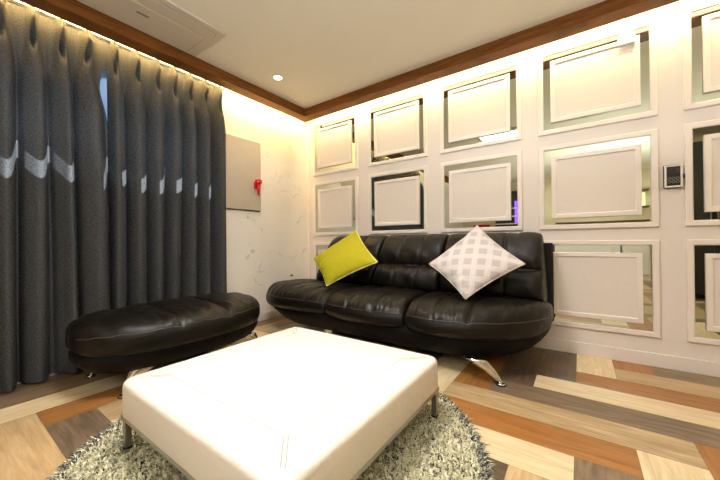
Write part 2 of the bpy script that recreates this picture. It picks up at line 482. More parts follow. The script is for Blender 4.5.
tag(obj('baseboard_right', bb, M['wallpaint']), kind='structure')
# narrow corner bead where the two walls meet
tag(obj('trim_3', B(0.0, 0.055, -0.006, 0.004, 0.08, 2.3, 0.002), M['panel']), kind='structure')

# window behind the curtains
win = bpy.data.objects.new('window_1', None); link(win); win['kind'] = 'structure'
wf = bmesh.new()
for (a, b2) in ((wy0, wy0+0.05), ((wy0+wy1)/2-0.03, (wy0+wy1)/2+0.03), (wy1-0.05, wy1)): box(wf, -0.155, -0.075, a, b2, wz0, wz1)
box(wf, -0.155, -0.075, wy0, wy1, wz0, wz0+0.05); box(wf, -0.155, -0.075, wy0, wy1, wz1-0.05, wz1)
box(wf, -0.150, -0.09, wy0, wy1, 1.395, 1.41)
obj('window_frame', wf, M['alu'], win)
obj('pane', B(-0.126, -0.122, wy0+0.04, wy1-0.04, 1.41, wz1-0.04), M['glass'], win)
obj('lower_sun_mask', B(-0.126, -0.121, wy0+0.04, wy1-0.04, wz0+0.04, 1.397), M['mask_low'], win)  # added unseen screen: keeps sun out below the slot, diffuses daylight
obj('upper_sun_mask', B(-0.104, -0.101, wy0+0.05, wy1-0.045, 1.525, wz1-0.01), M['mask_high'], win)  # added unseen sheet: leaves a slot so sun patches fall on the curtain

# ------------------------------------------------------------------ mirror-backed wall panels
PW, PH = 0.575, 0.54
colx = [0.150, 0.924, 1.687, 2.440, 3.197, 3.955]
rowz = [1.595, 0.904, 0.216]
def frame_bars(bm, x0, x1, z0, z1, w, yb, yf, chamfer=0.004):
    """mitred picture-frame moulding, outer rectangle, in the plane of the wall; yf is the front"""
    o = [(x0, z0), (x1, z0), (x1, z1), (x0, z1)]
    i_ = [(x0+w, z0+w), (x1-w, z0+w), (x1-w, z1-w), (x0+w, z1-w)]
    def sh(p, q, t): return (p[0]+(q[0]-p[0])*t, p[1]+(q[1]-p[1])*t)
    loops = [[(p, yb) for p in o], [(p, yf+chamfer) for p in o], [(sh(p, q, chamfer/w), yf) for p, q in zip(o, i_)],
             [(sh(p, q, 1-chamfer*1.6/w), yf) for p, q in zip(o, i_)], [(q, yf+chamfer*1.2) for q in i_], [(q, yb) for q in i_]]
    V = [[bm.verts.new((p[0], y, p[1])) for (p, y) in L] for L in loops]
    for a in range(len(V)):
        A, C = V[a], V[(a+1) % len(V)]
        for k in range(4): bm.faces.new((A[k], A[(k+1) % 4], C[(k+1) % 4], C[k]))
    return bm
def make_panel():
    t = thing('mirror_panel', 'x', 'wall panel', (0, 0, 0), 0, 'mirror-backed panels on the white wall')
    obj('mirror', B(0, PW, -0.003, 0.003, 0, PH), M['mirror'], t)
    obj('frame', frame_bars(bmesh.new(), -0.034, PW+0.034, -0.034, PH+0.034, 0.034, 0.004, -0.014), M['panel'], t)
    bo = obj('centre_board', B(0.046, PW-0.046, -0.009, -0.0032, 0.046, PH-0.049), M['field'], t)
    obj('board_moulding', frame_bars(bmesh.new(), 0.045, PW-0.045, 0.045, PH-0.048, 0.031, -0.0034, -0.018, 0.003), M['panel'], bo)
    return t
P0 = make_panel()
cn = ['nearest the room corner', 'second from the room corner', 'third from the room corner, above the patterned cushion', 'fourth from the corner, between sofa end and keypad', 'at the far end of the wall, beyond the keypad', '']
plabels = {
 (0, 0): 'white mirror-backed wall panel in the top row, nearest the room corner',
 (0, 1): 'white mirror-backed wall panel in the top row, second from the room corner',
 (0, 2): 'white mirror-backed wall panel in the top row with a bright lamp reflected along its bottom',
 (0, 3): 'white mirror-backed wall panel in the top row, small white box on its top edge',
 (0, 4): 'white mirror-backed wall panel in the top row, up and right of the keypad',
 (1, 0): 'white mirror-backed wall panel in the middle row above the lime cushion, nearest the corner',
 (1, 1): 'white mirror-backed wall panel in the middle row above the sofa\'s middle backrest',
 (1, 2): 'white mirror-backed wall panel in the middle row above the patterned cushion, violet light mirrored',
 (1, 3): 'white mirror-backed wall panel in the middle row just left of the keypad',
 (1, 4): 'white mirror-backed wall panel in the middle row just right of the keypad',
 (2, 0): 'white mirror-backed wall panel low in the corner, mostly hidden behind the lime cushion',
 (2, 3): 'white mirror-backed wall panel in the bottom row beside the sofa\'s right end',
 (2, 4): 'white mirror-backed wall panel in the bottom row, cut off by the photo\'s right edge',
}
first = True
for (r, c), lab in plabels.items():
    o = P0 if first else copy_tree(P0); first = False
    o.location = (colx[c], 0, rowz[r]); o['label'] = lab
pxb = thing('white_wall_box', 'small white plastic box clipped to the top edge of a wall panel', 'wall box', (2.86, -0.0175, 2.045))  # plain white box at the panel's top edge
obj('housing', B(0, 0.09, -0.020, -0.001, 0, 0.05, 0.005), M['whiteplastic'], pxb)
obj('base_clip', B(0.012, 0.078, -0.008, 0.0, 0.05, 0.085, 0.002), M['whiteplastic'], pxb)

# keypad
kp = thing('mounted_keypad', 'black door-lock keypad with silver rim mounted on the white wall', 'keypad', (3.072, 0.003, 1.106))
obj('body', B(-0.003, 0.083, -0.022, 0, -0.004, 0.139, 0.008, 3), M['blackplastic'], kp)
obj('rim', frame_bars(bmesh.new(), 0.0, 0.080, 0.0, 0.135, 0.010, -0.020, -0.027, 0.002), M['silverplastic'], kp)
obj('screen', B(0.010, 0.070, -0.0245, -0.021, 0.075, 0.124, 0.001), M['blackplastic'], kp)
dg = bmesh.new()
for (a, b2, c, d) in ((0, .011, .018, .020), (0, .011, .009, .011), (0, .011, 0, .002), (.009, .011, .01, .02), (.009, .011, 0, .01)): box(dg, 0.052+a, 0.052+b2, -0.0252, -0.0244, 0.092+c, 0.092+d)
obj('digit', dg, M['ledred'], kp)
for rr in range(2):
    for cc in range(3):
        kb = bmesh.new(); x, z = 0.022+cc*0.018, 0.034+rr*0.020
        tube(kb, [(x+0.0068*math.cos(a), -0.0225, z+0.0075*math.sin(a)) for a in np.linspace(0, 2*PI, 16, endpoint=False)], 0.0011, 6, True)
        obj('key', kb, M['icon'], kp)
obj('side_button', B(0.082, 0.090, -0.018, -0.004, 0.052, 0.078, 0.003), M['blackplastic'], kp)

# ------------------------------------------------------------------ things on the curtain wall
gb = thing('mounted_board', 'plain grey board fixed on the white plaster wall beside the curtain', 'board', (0.0, -1.055, 1.115))
obj('plate', B(0.0, 0.028, 0, 0.386, 0, 0.682, 0.003), M['board'], gb)
obj('backing_strip', B(0.0, 0.012, 0.004, 0.382, -0.006, 0.0, 0.0), M['rubber'], gb)
tc_ = thing('hanging_torch', 'small red plastic torch hung upright on the right edge of the grey board', 'torch', (0.028, -0.722, 1.27))
tb = bmesh.new(); cyl(tb, (0.034, 0, 0.0), 0.009, 0.115, 20, 'z', 0.019); obj('body', tb, M['red'], tc_, True)
tb = bmesh.new(); cyl(tb, (0.034, 0, 0.115), 0.033, 0.03, 24); obj('head', tb, M['red'], tc_)
obj('bracket', B(0.0, 0.02, -0.030, 0.004, 0.06, 0.125, 0.004), M['red'], tc_)
# small wall peg near the sofa arm
pg = thing('wall_hook', 'tiny dark peg on the plaster wall just above the sofa\'s left end', 'wall hook', (0.0, -0.262, 0.425))
pb = bmesh.new(); cyl(pb, (0.0, 0, 0), 0.006, 0.022, 12, 'x'); obj('peg', pb, M['rubber'], pg)
pb = bmesh.new(); cyl(pb, (0.022, 0, 0), 0.010, 0.006, 14, 'x'); obj('cap', pb, M['rubber'], pg)

# ------------------------------------------------------------------ curtains
def curtain(yl, yr, pleats, label, seed, lean, edge=0.0):
    """yl far left edge, yr right edge; pleats = y of each hook"""
    t = thing('curtain', label, 'curtain', (0, (yl+yr)/2, 0), 0, 'grey pleated curtains')
    oy = (yl+yr)/2
    r = np.random.default_rng(seed)
    pl = np.array(pleats); ztop = 2.185
    nz = 120; npp = 40
    # pleat coordinate s: integers at pleats
    s = np.linspace(-0.5, len(pl)-0.5, int(npp*len(pl))+1)
    ext = np.r_[pl[0]-(pl[1]-pl[0]), pl, pl[-1]+(pl[-1]-pl[-2])]
    ybase = np.interp(s, np.arange(-1, len(pl)+1), ext)
    ybase = np.clip(ybase, yl, yr) if False else ybase
    lo, hi = ybase[0], ybase[-1]
    ybase = np.where(s < 0, yl+(ybase-lo)*(pl[0]-yl)/(pl[0]-lo), ybase)
    ybase = np.where(s > len(pl)-1, pl[-1]+(ybase-pl[-1])*(yr-pl[-1])/(hi-pl[-1]), ybase)
    z = np.linspace(0.012, ztop, nz)
    amp_j = r.uniform(0.8, 1.2, len(pl)+2); off_j = r.uniform(-0.15, 0.15, len(pl)+2); wid_j = r.uniform(0.8, 1.3, len(pl)+2)
    V = np.zeros((nz, len(s), 3))
    for k, zz in enumerate(z):
        h = zz/ztop                                    # 0 floor, 1 top
        up = smoothstep(0.80, 0.965, h)                # pinched near the heading
        head = smoothstep(0.965, 0.985, h)
        a = np.interp(s, np.arange(-1, len(pl)+1), amp_j)
        w = np.interp(s, np.arange(-1, len(pl)+1), wid_j)
        ph = s+np.interp(s, np.arange(-1, len(pl)+1), off_j)*(1-h)*1.3+0.05*np.sin(3.1*h+s*1.7+seed)*(1-up)
        cw = 0.5+0.5*np.cos(2*PI*ph)
        pw = 1.0*w*(1-up)+4.5*up
        fold = cw**pw
        second = 0.20*np.sin(2*PI*(ph*2+0.2*seed))*(1-up)
        amp = (0.088*a*(1-up)+0.060*up)*(1-0.45*head)
        x = 0.020+1.5*amp*(fold+second*0.5)+0.010*np.sin(s*0.9+seed)*(1-h)
        # dark-mouthed slit below every hook
        near = np.abs(s-np.round(s))
        x = x-0.085*np.exp(-(near/0.075)**2)*math.exp(-((h-0.915)/0.030)**2)
        # cloth swings sideways a little so that folds overlap
        y = ybase+0.012*np.sin(2*PI*ph)*(1-up*0.8)*a+lean*(1-h)*np.sin(PI*np.clip((s+0.5)/len(pl), 0, 1))
        if edge: y = y+(edge*(1-smoothstep(0.45, 0.75, h))-0.045*math.exp(-((h-0.85)/0.07)**2))*smoothstep(len(pl)-1.6, len(pl)-0.5, s)
        V[k, :, 0] = np.maximum(x, 0.016); V[k, :, 1] = y-oy; V[k, :, 2] = zz
    cl = obj('cloth', grid_mesh(V, False, False), M['curtain'], t, True)
    for yy in pl:
        hb = bmesh.new()
        tube(hb, [(0.055, yy-oy, 2.105), (0.03, yy-oy, 2.12), (0.024, yy-oy, 2.17), (0.03, yy-oy, 2.189)], 0.0035, 8)
        obj('curtain_hook', hb, M['rubber'], t, True)
    # pinched pleats stand out of the heading as narrow dark-mouthed tucks
    return t
pr = [-1.878, -1.747, -1.612, -1.490, -1.372, -1.247, -1.118]
pL = [-3.03, -2.90, -2.775, -2.65, -2.52, -2.395, -2.27, -2.145, -2.02]
curtain(-1.915, -1.075, pr, 'grey woven curtain to the right of the bright gap, hanging behind the footstool', 3, -0.02)
curtain(-3.09, -1.906, pL, 'grey woven curtain left of the bright gap, cut off by the photo edge', 5, 0.02, 0.03)
rl = thing('curtain_rail', 'white curtain rail in the slot above the grey curtains', 'curtain rail', (0.03, -2.1, 2.190))
obj('track', B(-0.012, 0.012, -1.1, 1.06, 0.0, 0.025), M['whiteplastic'], rl)
for yy in (-0.9, 0.0, 0.9): obj('bracket', B(-0.03, -0.008, yy-0.015, yy+0.015, 0.004, 0.022), M['whiteplastic'], rl)

# ------------------------------------------------------------------ ceiling fittings
ac = thing('ceiling_air_conditioner', 'white one-way cassette air conditioner set in the ceiling beside the curtain', 'air conditioner', (0.255, -1.43, CZ))
obj('panel', B(0.0, 0.425, -1.25, 0.0, -0.014, 0.0, 0.004), M['acwhite'], ac)
def rrect(x0, x1, y0, y1, r, z, n=8):
    pts = []
    for (cx, cy, a0) in ((x1-r, y1-r, 0), (x0+r, y1-r, 90), (x0+r, y0+r, 180), (x1-r, y0+r, 270)):
        for k in range(n+1):
            a = math.radians(a0+90*k/n); pts.append((cx+r*math.cos(a), cy+r*math.sin(a), z))
    return pts
lv = bmesh.new(); vs = [lv.verts.new(p) for p in rrect(0.300, 0.382, -1.18, -0.045, 0.03, -0.0145)]
f = lv.faces.new(vs); ex = bmesh.ops.extrude_face_region(lv, geom=[f]); bmesh.ops.translate(lv, verts=[v for v in ex['geom'] if isinstance(v, bmesh.types.BMVert)], vec=(0, 0, -0.004))
lo = obj('louver', lv, M['acwhite'], ac)
sb_ = bmesh.new(); tube(sb_, rrect(0.298, 0.384, -1.182, -0.043, 0.031, -0.0145), 0.0022, 6, True); obj('louver_gap', sb_, M['acgap'], lo)
obj('grille', B(0.02, 0.27, -1.19, -0.075, -0.0165, -0.013, 0.001), M['acwhite'], ac)
obj('grille_gap', B(0.02, 0.272, -0.0745, -0.0715, -0.0148, -0.013), M['acgap'], ac)
obj('receiver', B(0.180, 0.200, -0.45, -0.385, -0.0185, -0.016, 0.001), M['acscreen'], ac)

def make_downlight():
    t = thing('downlight', 'small round glowing downlight in the ceiling near the room corner', 'ceiling light', (0.51, -0.845, CZ), 0, 'ceiling downlights')
    bm = bmesh.new(); n = 32
    for a in range(n):
        A, Bb = 2*PI*a/n, 2*PI*(a+1)/n
        q = lambda ang, r, z: bm.verts.new((r*math.cos(ang), r*math.sin(ang), z))
        for (r0, z0, r1, z1) in ((0.044, 0.0, 0.043, -0.005), (0.043, -0.005, 0.035, -0.006), (0.035, -0.006, 0.033, 0.0)):
            bm.faces.new((q(A, r0, z0), q(Bb, r0, z0), q(Bb, r1, z1), q(A, r1, z1)))
    bmesh.ops.remove_doubles(bm, verts=bm.verts, dist=1e-5)
    obj('trim_ring', bm, M['whiteplastic'], t)
    bm = bmesh.new(); cyl(bm, (0, 0, -0.0035), 0.0335, 0.003, 32); obj('lamp', bm, M['ledglow'], t)
    return t
make_downlight()

def area(name, loc, rot, sx, sy, power, col, spread=None):
    l = bpy.data.lights.new(name, 'AREA'); l.shape = 'RECTANGLE'; l.size = sx; l.size_y = sy
    l.energy = power; l.color = col
    if spread: l.spread = spread
    o = bpy.data.objects.new(name, l); o.location = loc; o.rotation_euler = rot; link(o); return o
def spot(name, loc, power, col, ang=110, blend=0.6, r=0.04):
    l = bpy.data.lights.new(name, 'SPOT'); l.energy = power; l.color = col; l.spot_size = math.radians(ang); l.spot_blend = blend; l.shadow_soft_size = r
    o = bpy.data.objects.new(name, l); o.location = loc; link(o); return o

WARM = (1.0, 0.80, 0.42); WARM_L = (1.0, 0.64, 0.21); SOFT = (1.0, 0.97, 0.935)
# LED strips lying on the back of the trim, shining on the walls (hidden by the trim)
COVE_L, COVE_R = 122.0, 42.0
def led_strip(label, x0, x1, y0, y1):
    t = thing('mounted_light_strip', label, 'light strip', ((x0+x1)/2, (y0+y1)/2, 2.165))
    a, b2 = (x1-x0)/2, (y1-y0)/2
    obj('housing', B(-a, a, -b2, b2, 0.0, 0.060), M['whiteplastic'], t)
    if a < b2: obj('diffuser', B(-a-0.002, -a, -b2, b2, 0.004, 0.056), M['ledstrip'], t)
    else: obj('diffuser', B(-a, a, b2, b2+0.002, 0.004, 0.056), M['ledstrip'], t)
led_strip('warm light strip glowing behind the wooden trim above the grey curtains', 0.1085, 0.1135, -5.9, -0.15)
led_strip('warm light strip glowing behind the wooden trim above the mirror panels', 0.15, 4.7, -0.1295, -0.1245)
area('cove_strip_light', (0.102, -1.62, 2.225), (0, math.radians(38), 0), 0.02, 3.0, COVE_L*0.5, WARM_L)
area('cove_strip_light', (2.46, -0.115, 2.222), (math.radians(65), 0, 0), 4.5, 0.02, COVE_R, WARM)
# main square ceiling lamp above the table
lp = thing('ceiling_lamp', 'square flat ceiling lamp glowing above the white table', 'ceiling light', (1.78, -2.02, CZ))
obj('frame', B(-0.26, 0.26, -0.26, 0.26, -0.03, 0, 0.004), M['whiteplastic'], lp)
obj('diffuser', B(-0.24, 0.24, -0.24, 0.24, -0.034, -0.030), M['ledpanel'], lp)
area('lamp_light', (1.78, -2.02, CZ-0.045), (0, 0, 0), 0.46, 0.46, 46.0, SOFT)
spot('ceiling_spot_light', (0.51, -0.845, CZ-0.012), 16.0, (1.0, 0.82, 0.58), 120)
for (x, y) in ((3.6, -1.0), (2.3, -0.75), (3.7, -2.8), (2.6, -4.2), (1.2, -4.3)):  # further spots added out of frame to brighten the room, no fittings
    spot('ceiling_spot_light', (x, y, CZ-0.012), 9.0, (1.0, 0.93, 0.84), 130)
# unseen fill light added over the room behind the camera
area('room_fill_light', (2.87, -4.7, CZ-0.05), (0, 0, 0), 1.0, 1.0, 50.0, (1.0, 0.97, 0.93))
# added floor lamp, unseen behind the camera, put in to brighten the ceiling
ul = thing('added_uplighter', 'added floor lamp with an upturned bowl, unseen behind the camera, brightening the ceiling', 'added floor lamp', (3.15, -3.35, 0))
bm = bmesh.new(); cyl(bm, (0, 0, 0), 0.14, 0.025, 32, 'z', 0.12); obj('base', bm, M['steel'], ul)
bm = bmesh.new(); cyl(bm, (0, 0, 0.025), 0.012, 0.90, 16); obj('pole', bm, M['steel'], ul)
bm = bmesh.new(); n = 32; prev = None
for (r_, z_) in ((0.02, 0.90), (0.07, 0.915), (0.12, 0.95), (0.15, 0.99), (0.145, 0.99), (0.115, 0.955), (0.065, 0.922), (0.0, 0.915)):
    ring = [bm.verts.new((r_*math.cos(2*PI*k/n), r_*math.sin(2*PI*k/n), z_)) for k in range(n)]
    if prev: 
        for k in range(n): bm.faces.new((prev[k], prev[(k+1) % n], ring[(k+1) % n], ring[k]))
    prev = ring
bmesh.ops.remove_doubles(bm, verts=bm.verts, dist=1e-5); obj('bowl', bm, M['whiteplastic'], ul, True)
us = spot('ceiling_fill_light', (3.15, -3.35, 1.0), 178.0, (0.98, 1.0, 0.95), 176, 0.12, 0.06)
us.rotation_euler = (PI, 0, 0)

# daylight
sun = bpy.data.lights.new('sun', 'SUN'); sun.energy = 42.0; sun.color = (0.95, 0.97, 1.0); sun.angle = 0.012
so = bpy.data.objects.new('sun', sun); link(so)
sd = Vector((1.0, 0.34, -1.05)); so.rotation_euler = sd.to_track_quat('-Z', 'Y').to_euler(); so.location = (-3, -2, 5)

# ------------------------------------------------------------------ table (white padded square)
tx0, tx1, ty0, ty1, tz0, tz1 = 1.225, 2.140, -2.215, -1.322, 0.158, 0.290
tcx, tcy = (tx0+tx1)/2, (ty0+ty1)/2; hx, hy = (tx1-tx0)/2, (ty1-ty0)/2
tb_ = thing('coffee_table', 'low square white leather padded table on thin metal legs standing on the rug', 'table', (tcx, tcy, 0.03))
zb, zt = tz0-0.03, tz1-0.03
# padded top: bevelled block, slightly crowned
bm = bmesh.new(); box(bm, -hx, hx, -hy, hy, zb, zt)
bmesh.ops.bevel(bm, geom=[e for e in bm.edges if abs(e.verts[0].co.z-e.verts[1].co.z) > 0.01], offset=0.045, segments=6, profile=0.5, affect='EDGES')
topf = max(bm.faces, key=lambda f: f.calc_center_median().z)
bmesh.ops.bevel(bm, geom=list(topf.edges), offset=0.026, segments=5, profile=0.55, affect='EDGES')
botf = min(bm.faces, key=lambda f: f.calc_center_median().z)
bmesh.ops.bevel(bm, geom=list(botf.edges), offset=0.006, segments=2, profile=0.5, affect='EDGES')
obj('pad', bm, M['whiteleather'], tb_, True)
pad = tb_.children[0]
ins = 0.125
for k, (ox) in enumerate((ins,)):
    bm = bmesh.new(); x, y = hx-ox, hy-ox
    for (p, q) in (((-x, -y), (x, -y)), ((x, -y), (x, y)), ((x, y), (-x, y)), ((-x, y), (-x, -y))):
        tube(bm, [(p[0], p[1], zt-0.0004), (q[0], q[1], zt-0.0004)], 0.0017, 6, ry=0.7)
    obj('seam', bm, M['stitch'], pad)
for (sx, sy) in ((1, 1), (1, -1), (-1, 1), (-1, -1)):
    bm = bmesh.new()
    for d in (-0.006, 0.006):
        px_, py_ = d*0.7071, -d*0.7071*sx*sy
        def pt(t, z): return (sx*(hx-t)+px_, sy*(hy-t)+py_, z)
        tube(bm, [pt(ins, zt), pt(0.050, zt), pt(0.030, zt-0.004), pt(0.018, zt-0.014), pt(0.0135, zt-0.03), pt(0.0128, zt-0.06), pt(0.0128, zb+0.008)], 0.0016, 6)
    obj('corner_seam', bm, M['stitch'], pad)
fr = bmesh.new()
for s in (-1, 1):
    box(fr, -hx+0.012, hx-0.012, s*(hy-0.012)-0.010, s*(hy-0.012)+0.010, zb-0.014, zb+0.001)
    box(fr, s*(hx-0.012)-0.010, s*(hx-0.012)+0.010, -hy+0.012, hy-0.012, zb-0.0141, zb+0.0009)
obj('frame', fr, M['steel'], tb_)
for sx in (-1, 1):
    for sy in (-1, 1):
        cx, cy = sx*(hx-0.020), sy*(hy-0.020)
        lg = obj('leg', B(cx-0.011, cx+0.011, cy-0.011, cy+0.011, 0.004, zb-0.011, 0.002), M['steel'], tb_)
        obj('foot_pad', B(cx-0.012, cx+0.012, cy-0.012, cy+0.012, -0.002, 0.005), M['rubber'], lg)

# ------------------------------------------------------------------ rug
RX, RY, RR = 1.666, -1.782, 0.765
rug = thing('rug', 'round shaggy cream and grey rug under the white table', 'rug', (RX, RY, 0))
bm = bmesh.new(); cyl(bm, (0, 0, 0.001), RR-0.012, 0.011, 96); obj('backing', bm, M['rugback'], rug)
bm = bmesh.new(); tube(bm, [((RR-0.008)*math.cos(a), (RR-0.008)*math.sin(a), 0.010) for a in np.linspace(0, 2*PI, 120, endpoint=False)], 0.011, 8, True)
obj('binding', bm, M['rugedge'], rug, True)
def pile(n):
    r = np.sqrt(rng.uniform(0, 1, n))*(RR-0.004); a = rng.uniform(0, 2*PI, n)
    x, y = r*np.cos(a), r*np.sin(a)
    L = rng.uniform(0.018, 0.034, n); wdt = rng.uniform(0.0022, 0.0042, n)
    edge = smoothstep(RR-0.06, RR, r)
    da = rng.uniform(0, 2*PI, n); lean = rng.uniform(0.2, 0.95, n)
    dx = np.cos(da)*lean+np.cos(a)*0.5*edge; dy = np.sin(da)*lean+np.sin(a)*0.5*edge
    wa = da+PI/2; wx, wy = np.cos(wa)*wdt, np.sin(wa)*wdt
    z0 = np.full(n, 0.010)
    P1 = np.c_[x-wx, y-wy, z0]; P2 = np.c_[x+wx, y+wy, z0]
    mx, my, mz = x+dx*L*0.35, y+dy*L*0.35, z0+L*0.62*np.sqrt(np.maximum(0.05, 1-0.3*lean**2))
    P3 = np.c_[mx+wx*0.8, my+wy*0.8, mz]; P4 = np.c_[mx-wx*0.8, my-wy*0.8, mz]
    ex_, ey_, ez_ = x+dx*L*0.95, y+dy*L*0.95, z0+L*np.maximum(0.35, 0.95-0.5*lean)
    P5 = np.c_[ex_, ey_, ez_]
    V = np.stack([P1, P2, P3, P4, P5], 1).reshape(-1, 3)
    b = np.arange(n)*5
    me = bpy.data.meshes.new('pile')
    q = np.c_[b, b+1, b+2, b+3]; t = np.c_[b+3, b+2, b+4]
    loops = np.concatenate([np.c_[q, t].reshape(-1)])
    me.vertices.add(len(V)); me.vertices.foreach_set('co', V.reshape(-1))
    me.loops.add(len(loops)); me.loops.foreach_set('vertex_index', loops)
    me.polygons.add(2*n)
    ls = np.stack([np.arange(n)*7, np.arange(n)*7+4], 1).reshape(-1); lt = np.tile([4, 3], n)
    me.polygons.foreach_set('loop_start', ls); me.polygons.foreach_set('loop_total', lt)
    u = rng.uniform(0, 1, n)
    # tufts of one dyed yarn lie together
    patch = np.sin(x*95+1.3*np.sin(y*70))*np.sin(y*88+1.7*np.sin(x*61))
    u = np.clip(u+0.12*patch, 0, 0.999)
    mi = np.digitize(u, [0.56, 0.84, 0.945])
    rim = (r > RR-0.035) & (rng.uniform(0, 1, n) < 0.6); mi[rim] = rng.integers(2, 4, rim.sum())
    me.polygons.foreach_set('material_index', np.repeat(mi, 2).astype(np.int32))
    me.update(calc_edges=True); me.validate()
    for k in 'abcd': me.materials.append(M['pile_'+k])
    o = bpy.data.objects.new('pile', me); link(o, rug); o['kind'] = 'stuff'
    return o
pile(95000)

# ------------------------------------------------------------------ sofa
SX0, SX1 = 0.165, 2.505
def sup(t, n): return np.maximum(1-np.clip(t, 0, 1)**n, 0)**(1/n)
def s_front(x):
    fl = sup((0.62-x)/(0.62-SX0), 2.4); frr = sup((x-1.70)/(SX1-1.70), 2.4)
    yl = -0.56-0.31*fl; yr = -0.25-0.62*frr
    return np.where(x < 0.62, yl, np.where(x > 1.70, yr, -0.87))
def s_back(x):
    fl = sup((0.55-x)/(0.55-SX0), 2.6); frr = sup((x-2.40)/(SX1-2.40), 2.6)
    return np.where(x < 0.55, -0.54+0.36*fl, np.where(x > 2.40, -0.24+0.06*frr, -0.18))

seat_ctrl = [(0.00, .29), (0.01, .355), (.06, .395), (.20, .408), (.40, .415), (.60, .418), (.76, .414), (.87, .400), (.95, .372), (0.985, .345), (1.0, .326),
             (1.012, .305), (1.012, .275), (.985, .245), (.93, .232), (.6, .228), (.3, .228), (.06, .235)]
NV = 108
seat_prof = closed_curve(seat_ctrl, NV)
def seat_cushion(xl, xr, endl, endr, seams, seed, bulge=0.05, nu=150, front=s_front, back=s_back, prof=seat_prof):
    """xl, xr: (x at back, x at front) of the two sides"""
    r = np.random.default_rng(seed)
    u = 0.5-0.5*np.cos(np.linspace(0, PI, nu)); u = 0.35*u+0.65*np.linspace(0, 1, nu)
    rings = np.zeros((nu, NV, 3)); d0, z0 = prof[:, 0], prof[:, 1]
    top = smoothstep(0.315, 0.35, z0); wr_ph = r.uniform(0, 6.28, 6)
    for i, uu in enumerate(u):
        el = sup(np.array(1-uu/0.14), endl) if uu < 0.14 else 1.0
        er = sup(np.array(1-(1-uu)/0.14), endr) if uu > 0.86 else 1.0
        e = float(el*er); e = 0.30+0.70*e
        zc = 0.30; z = zc+(z0-zc)*e
        d = 0.5+(d0-0.5)*(0.93+0.07*e)
        xb = xl[0]+(xr[0]-xl[0])*uu; xf = xl[1]+(xr[1]-xl[1])*uu
        x = xb+(xf-xb)*np.clip(d, 0, 1)
        yf, yb = front(x), back(x)
        yf = yf-bulge*(1-(2*uu-1)**2)
        y = yb+(yf-yb)*d
        # sewn channels, deepest near the front seam
        for us in seams:
            g = math.exp(-((uu-us)/0.011)**2)+0.45*math.exp(-((uu-us)/0.04)**2)
            z = z-0.013*g*top*smoothstep(0.12, 0.5, d0)*e
        # short gathers running back from the front seam, and soft creases on the seat
        wv = 0.5*np.sin(uu*105+wr_ph[0]+2*np.sin(uu*17+wr_ph[1]))+0.5*np.sin(uu*61+wr_ph[2])
        z = z+0.0055*wv*np.exp(-((d0-0.91)/0.13)**2)*top
        wv2 = np.sin(uu*26+d0*9+wr_ph[3])*np.sin(d0*7+uu*11+wr_ph[4])
        z = z+0.0045*wv2*top*e
        z = z+0.010*math.sin(PI*uu)*top                      # crown
        rings[i, :, 0], rings[i, :, 1], rings[i, :, 2] = x, y, z
    return rings

def piping(rings, prof, parent, name, zlev=0.326):
    j = int(np.argmin(np.abs(prof[:, 0]-1.0)+np.abs(prof[:, 1]-zlev)))
    bm = bmesh.new(); pts = [tuple(p) for p in rings[3:-3:2, j]]
    tube(bm, pts, 0.0032, 6)
    return obj(name, bm, M['piping'], parent, True)

sofa = thing('sofa', 'black leather three-seat sofa with tufted back against the panelled white wall', 'sofa', (1.3, -0.5, 0))
def world_part(name, data, mat, parent, smooth=True):
    o = obj(name, data, mat, parent, smooth); w = Vector((0, 0, 0)); q = parent
    while q is not None: w += q.location; q = q.parent
    for v in o.data.vertices: v.co -= w
    return o
def outline(front, back, xa, xb, inset, n=70):
    t = 0.5-0.5*np.cos(np.linspace(0, PI, n)); x = xa+(xb-xa)*t
    f, b = front(x), back(x)
    c = np.array([(xa+xb)/2, (f.mean()+b.mean())/2])
    P = np.r_[np.c_[x, f], np.c_[x[::-1], b[::-1]][1:-1]]
    # inward offset by normals
    N = len(P); T = np.roll(P, -1, 0)-np.roll(P, 1, 0); T /= np.linalg.norm(T, axis=1)[:, None]+1e-9
    sg = np.sign((np.roll(P[:, 0], -1)*P[:, 1]-P[:, 0]*np.roll(P[:, 1], -1)).sum())
    return P+np.c_[T[:, 1], -T[:, 0]]*inset*sg
def slab(front, back, xa, xb, levels, under=(0, 0)):
    base = []
    for z, ins in levels:
        k = float(smoothstep(0.245, 0.09, np.array(z))) if False else float(np.clip((0.245-z)/0.144, 0, 1))
        o = outline(front, back, xa, xb, ins); na, nb = xa+under[0]*k, xb-under[1]*k
        o[:, 0] = na+(o[:, 0]-xa)*(nb-na)/(xb-xa); base.append(np.c_[o, np.full(len(o), z)])
    return grid_mesh(np.array(base))
lv_ = [(0.262, .09), (0.258, .05), (0.245, .022), (0.222, .008), (0.195, .008), (0.160, .018), (0.130, .035), (0.108, .062), (0.092, .105), (0.088, .17)]
o = world_part('base', slab(s_front, s_back, SX0, SX1, lv_, (0.26, 0.07)), M['black_shaded'], sofa); fix_normals(o)

seats = [((SX0+0.005, SX0+0.005), (1.12, 1.045), 2.2, 4.0, (0.46, 0.78), 11, 0.03), ((1.125, 1.05), (1.665, 1.722), 4, 4, (0.36, 0.68), 12, 0.055), ((1.67, 1.728), (SX1-0.005, SX1-0.005), 4, 2.2, (0.26, 0.52), 13, 0.07)]
for (xl, xr, el, er, sm, sd_, bu) in seats:
    rg = seat_cushion(xl, xr, el, er, sm, sd_, bu)
    o = world_part('seat_cushion', grid_mesh(rg), M['black'], sofa); fix_normals(o)
    p = piping(rg, seat_prof, None, 'piping'); p.parent = o
    for v in p.data.vertices: v.co -= sofa.location

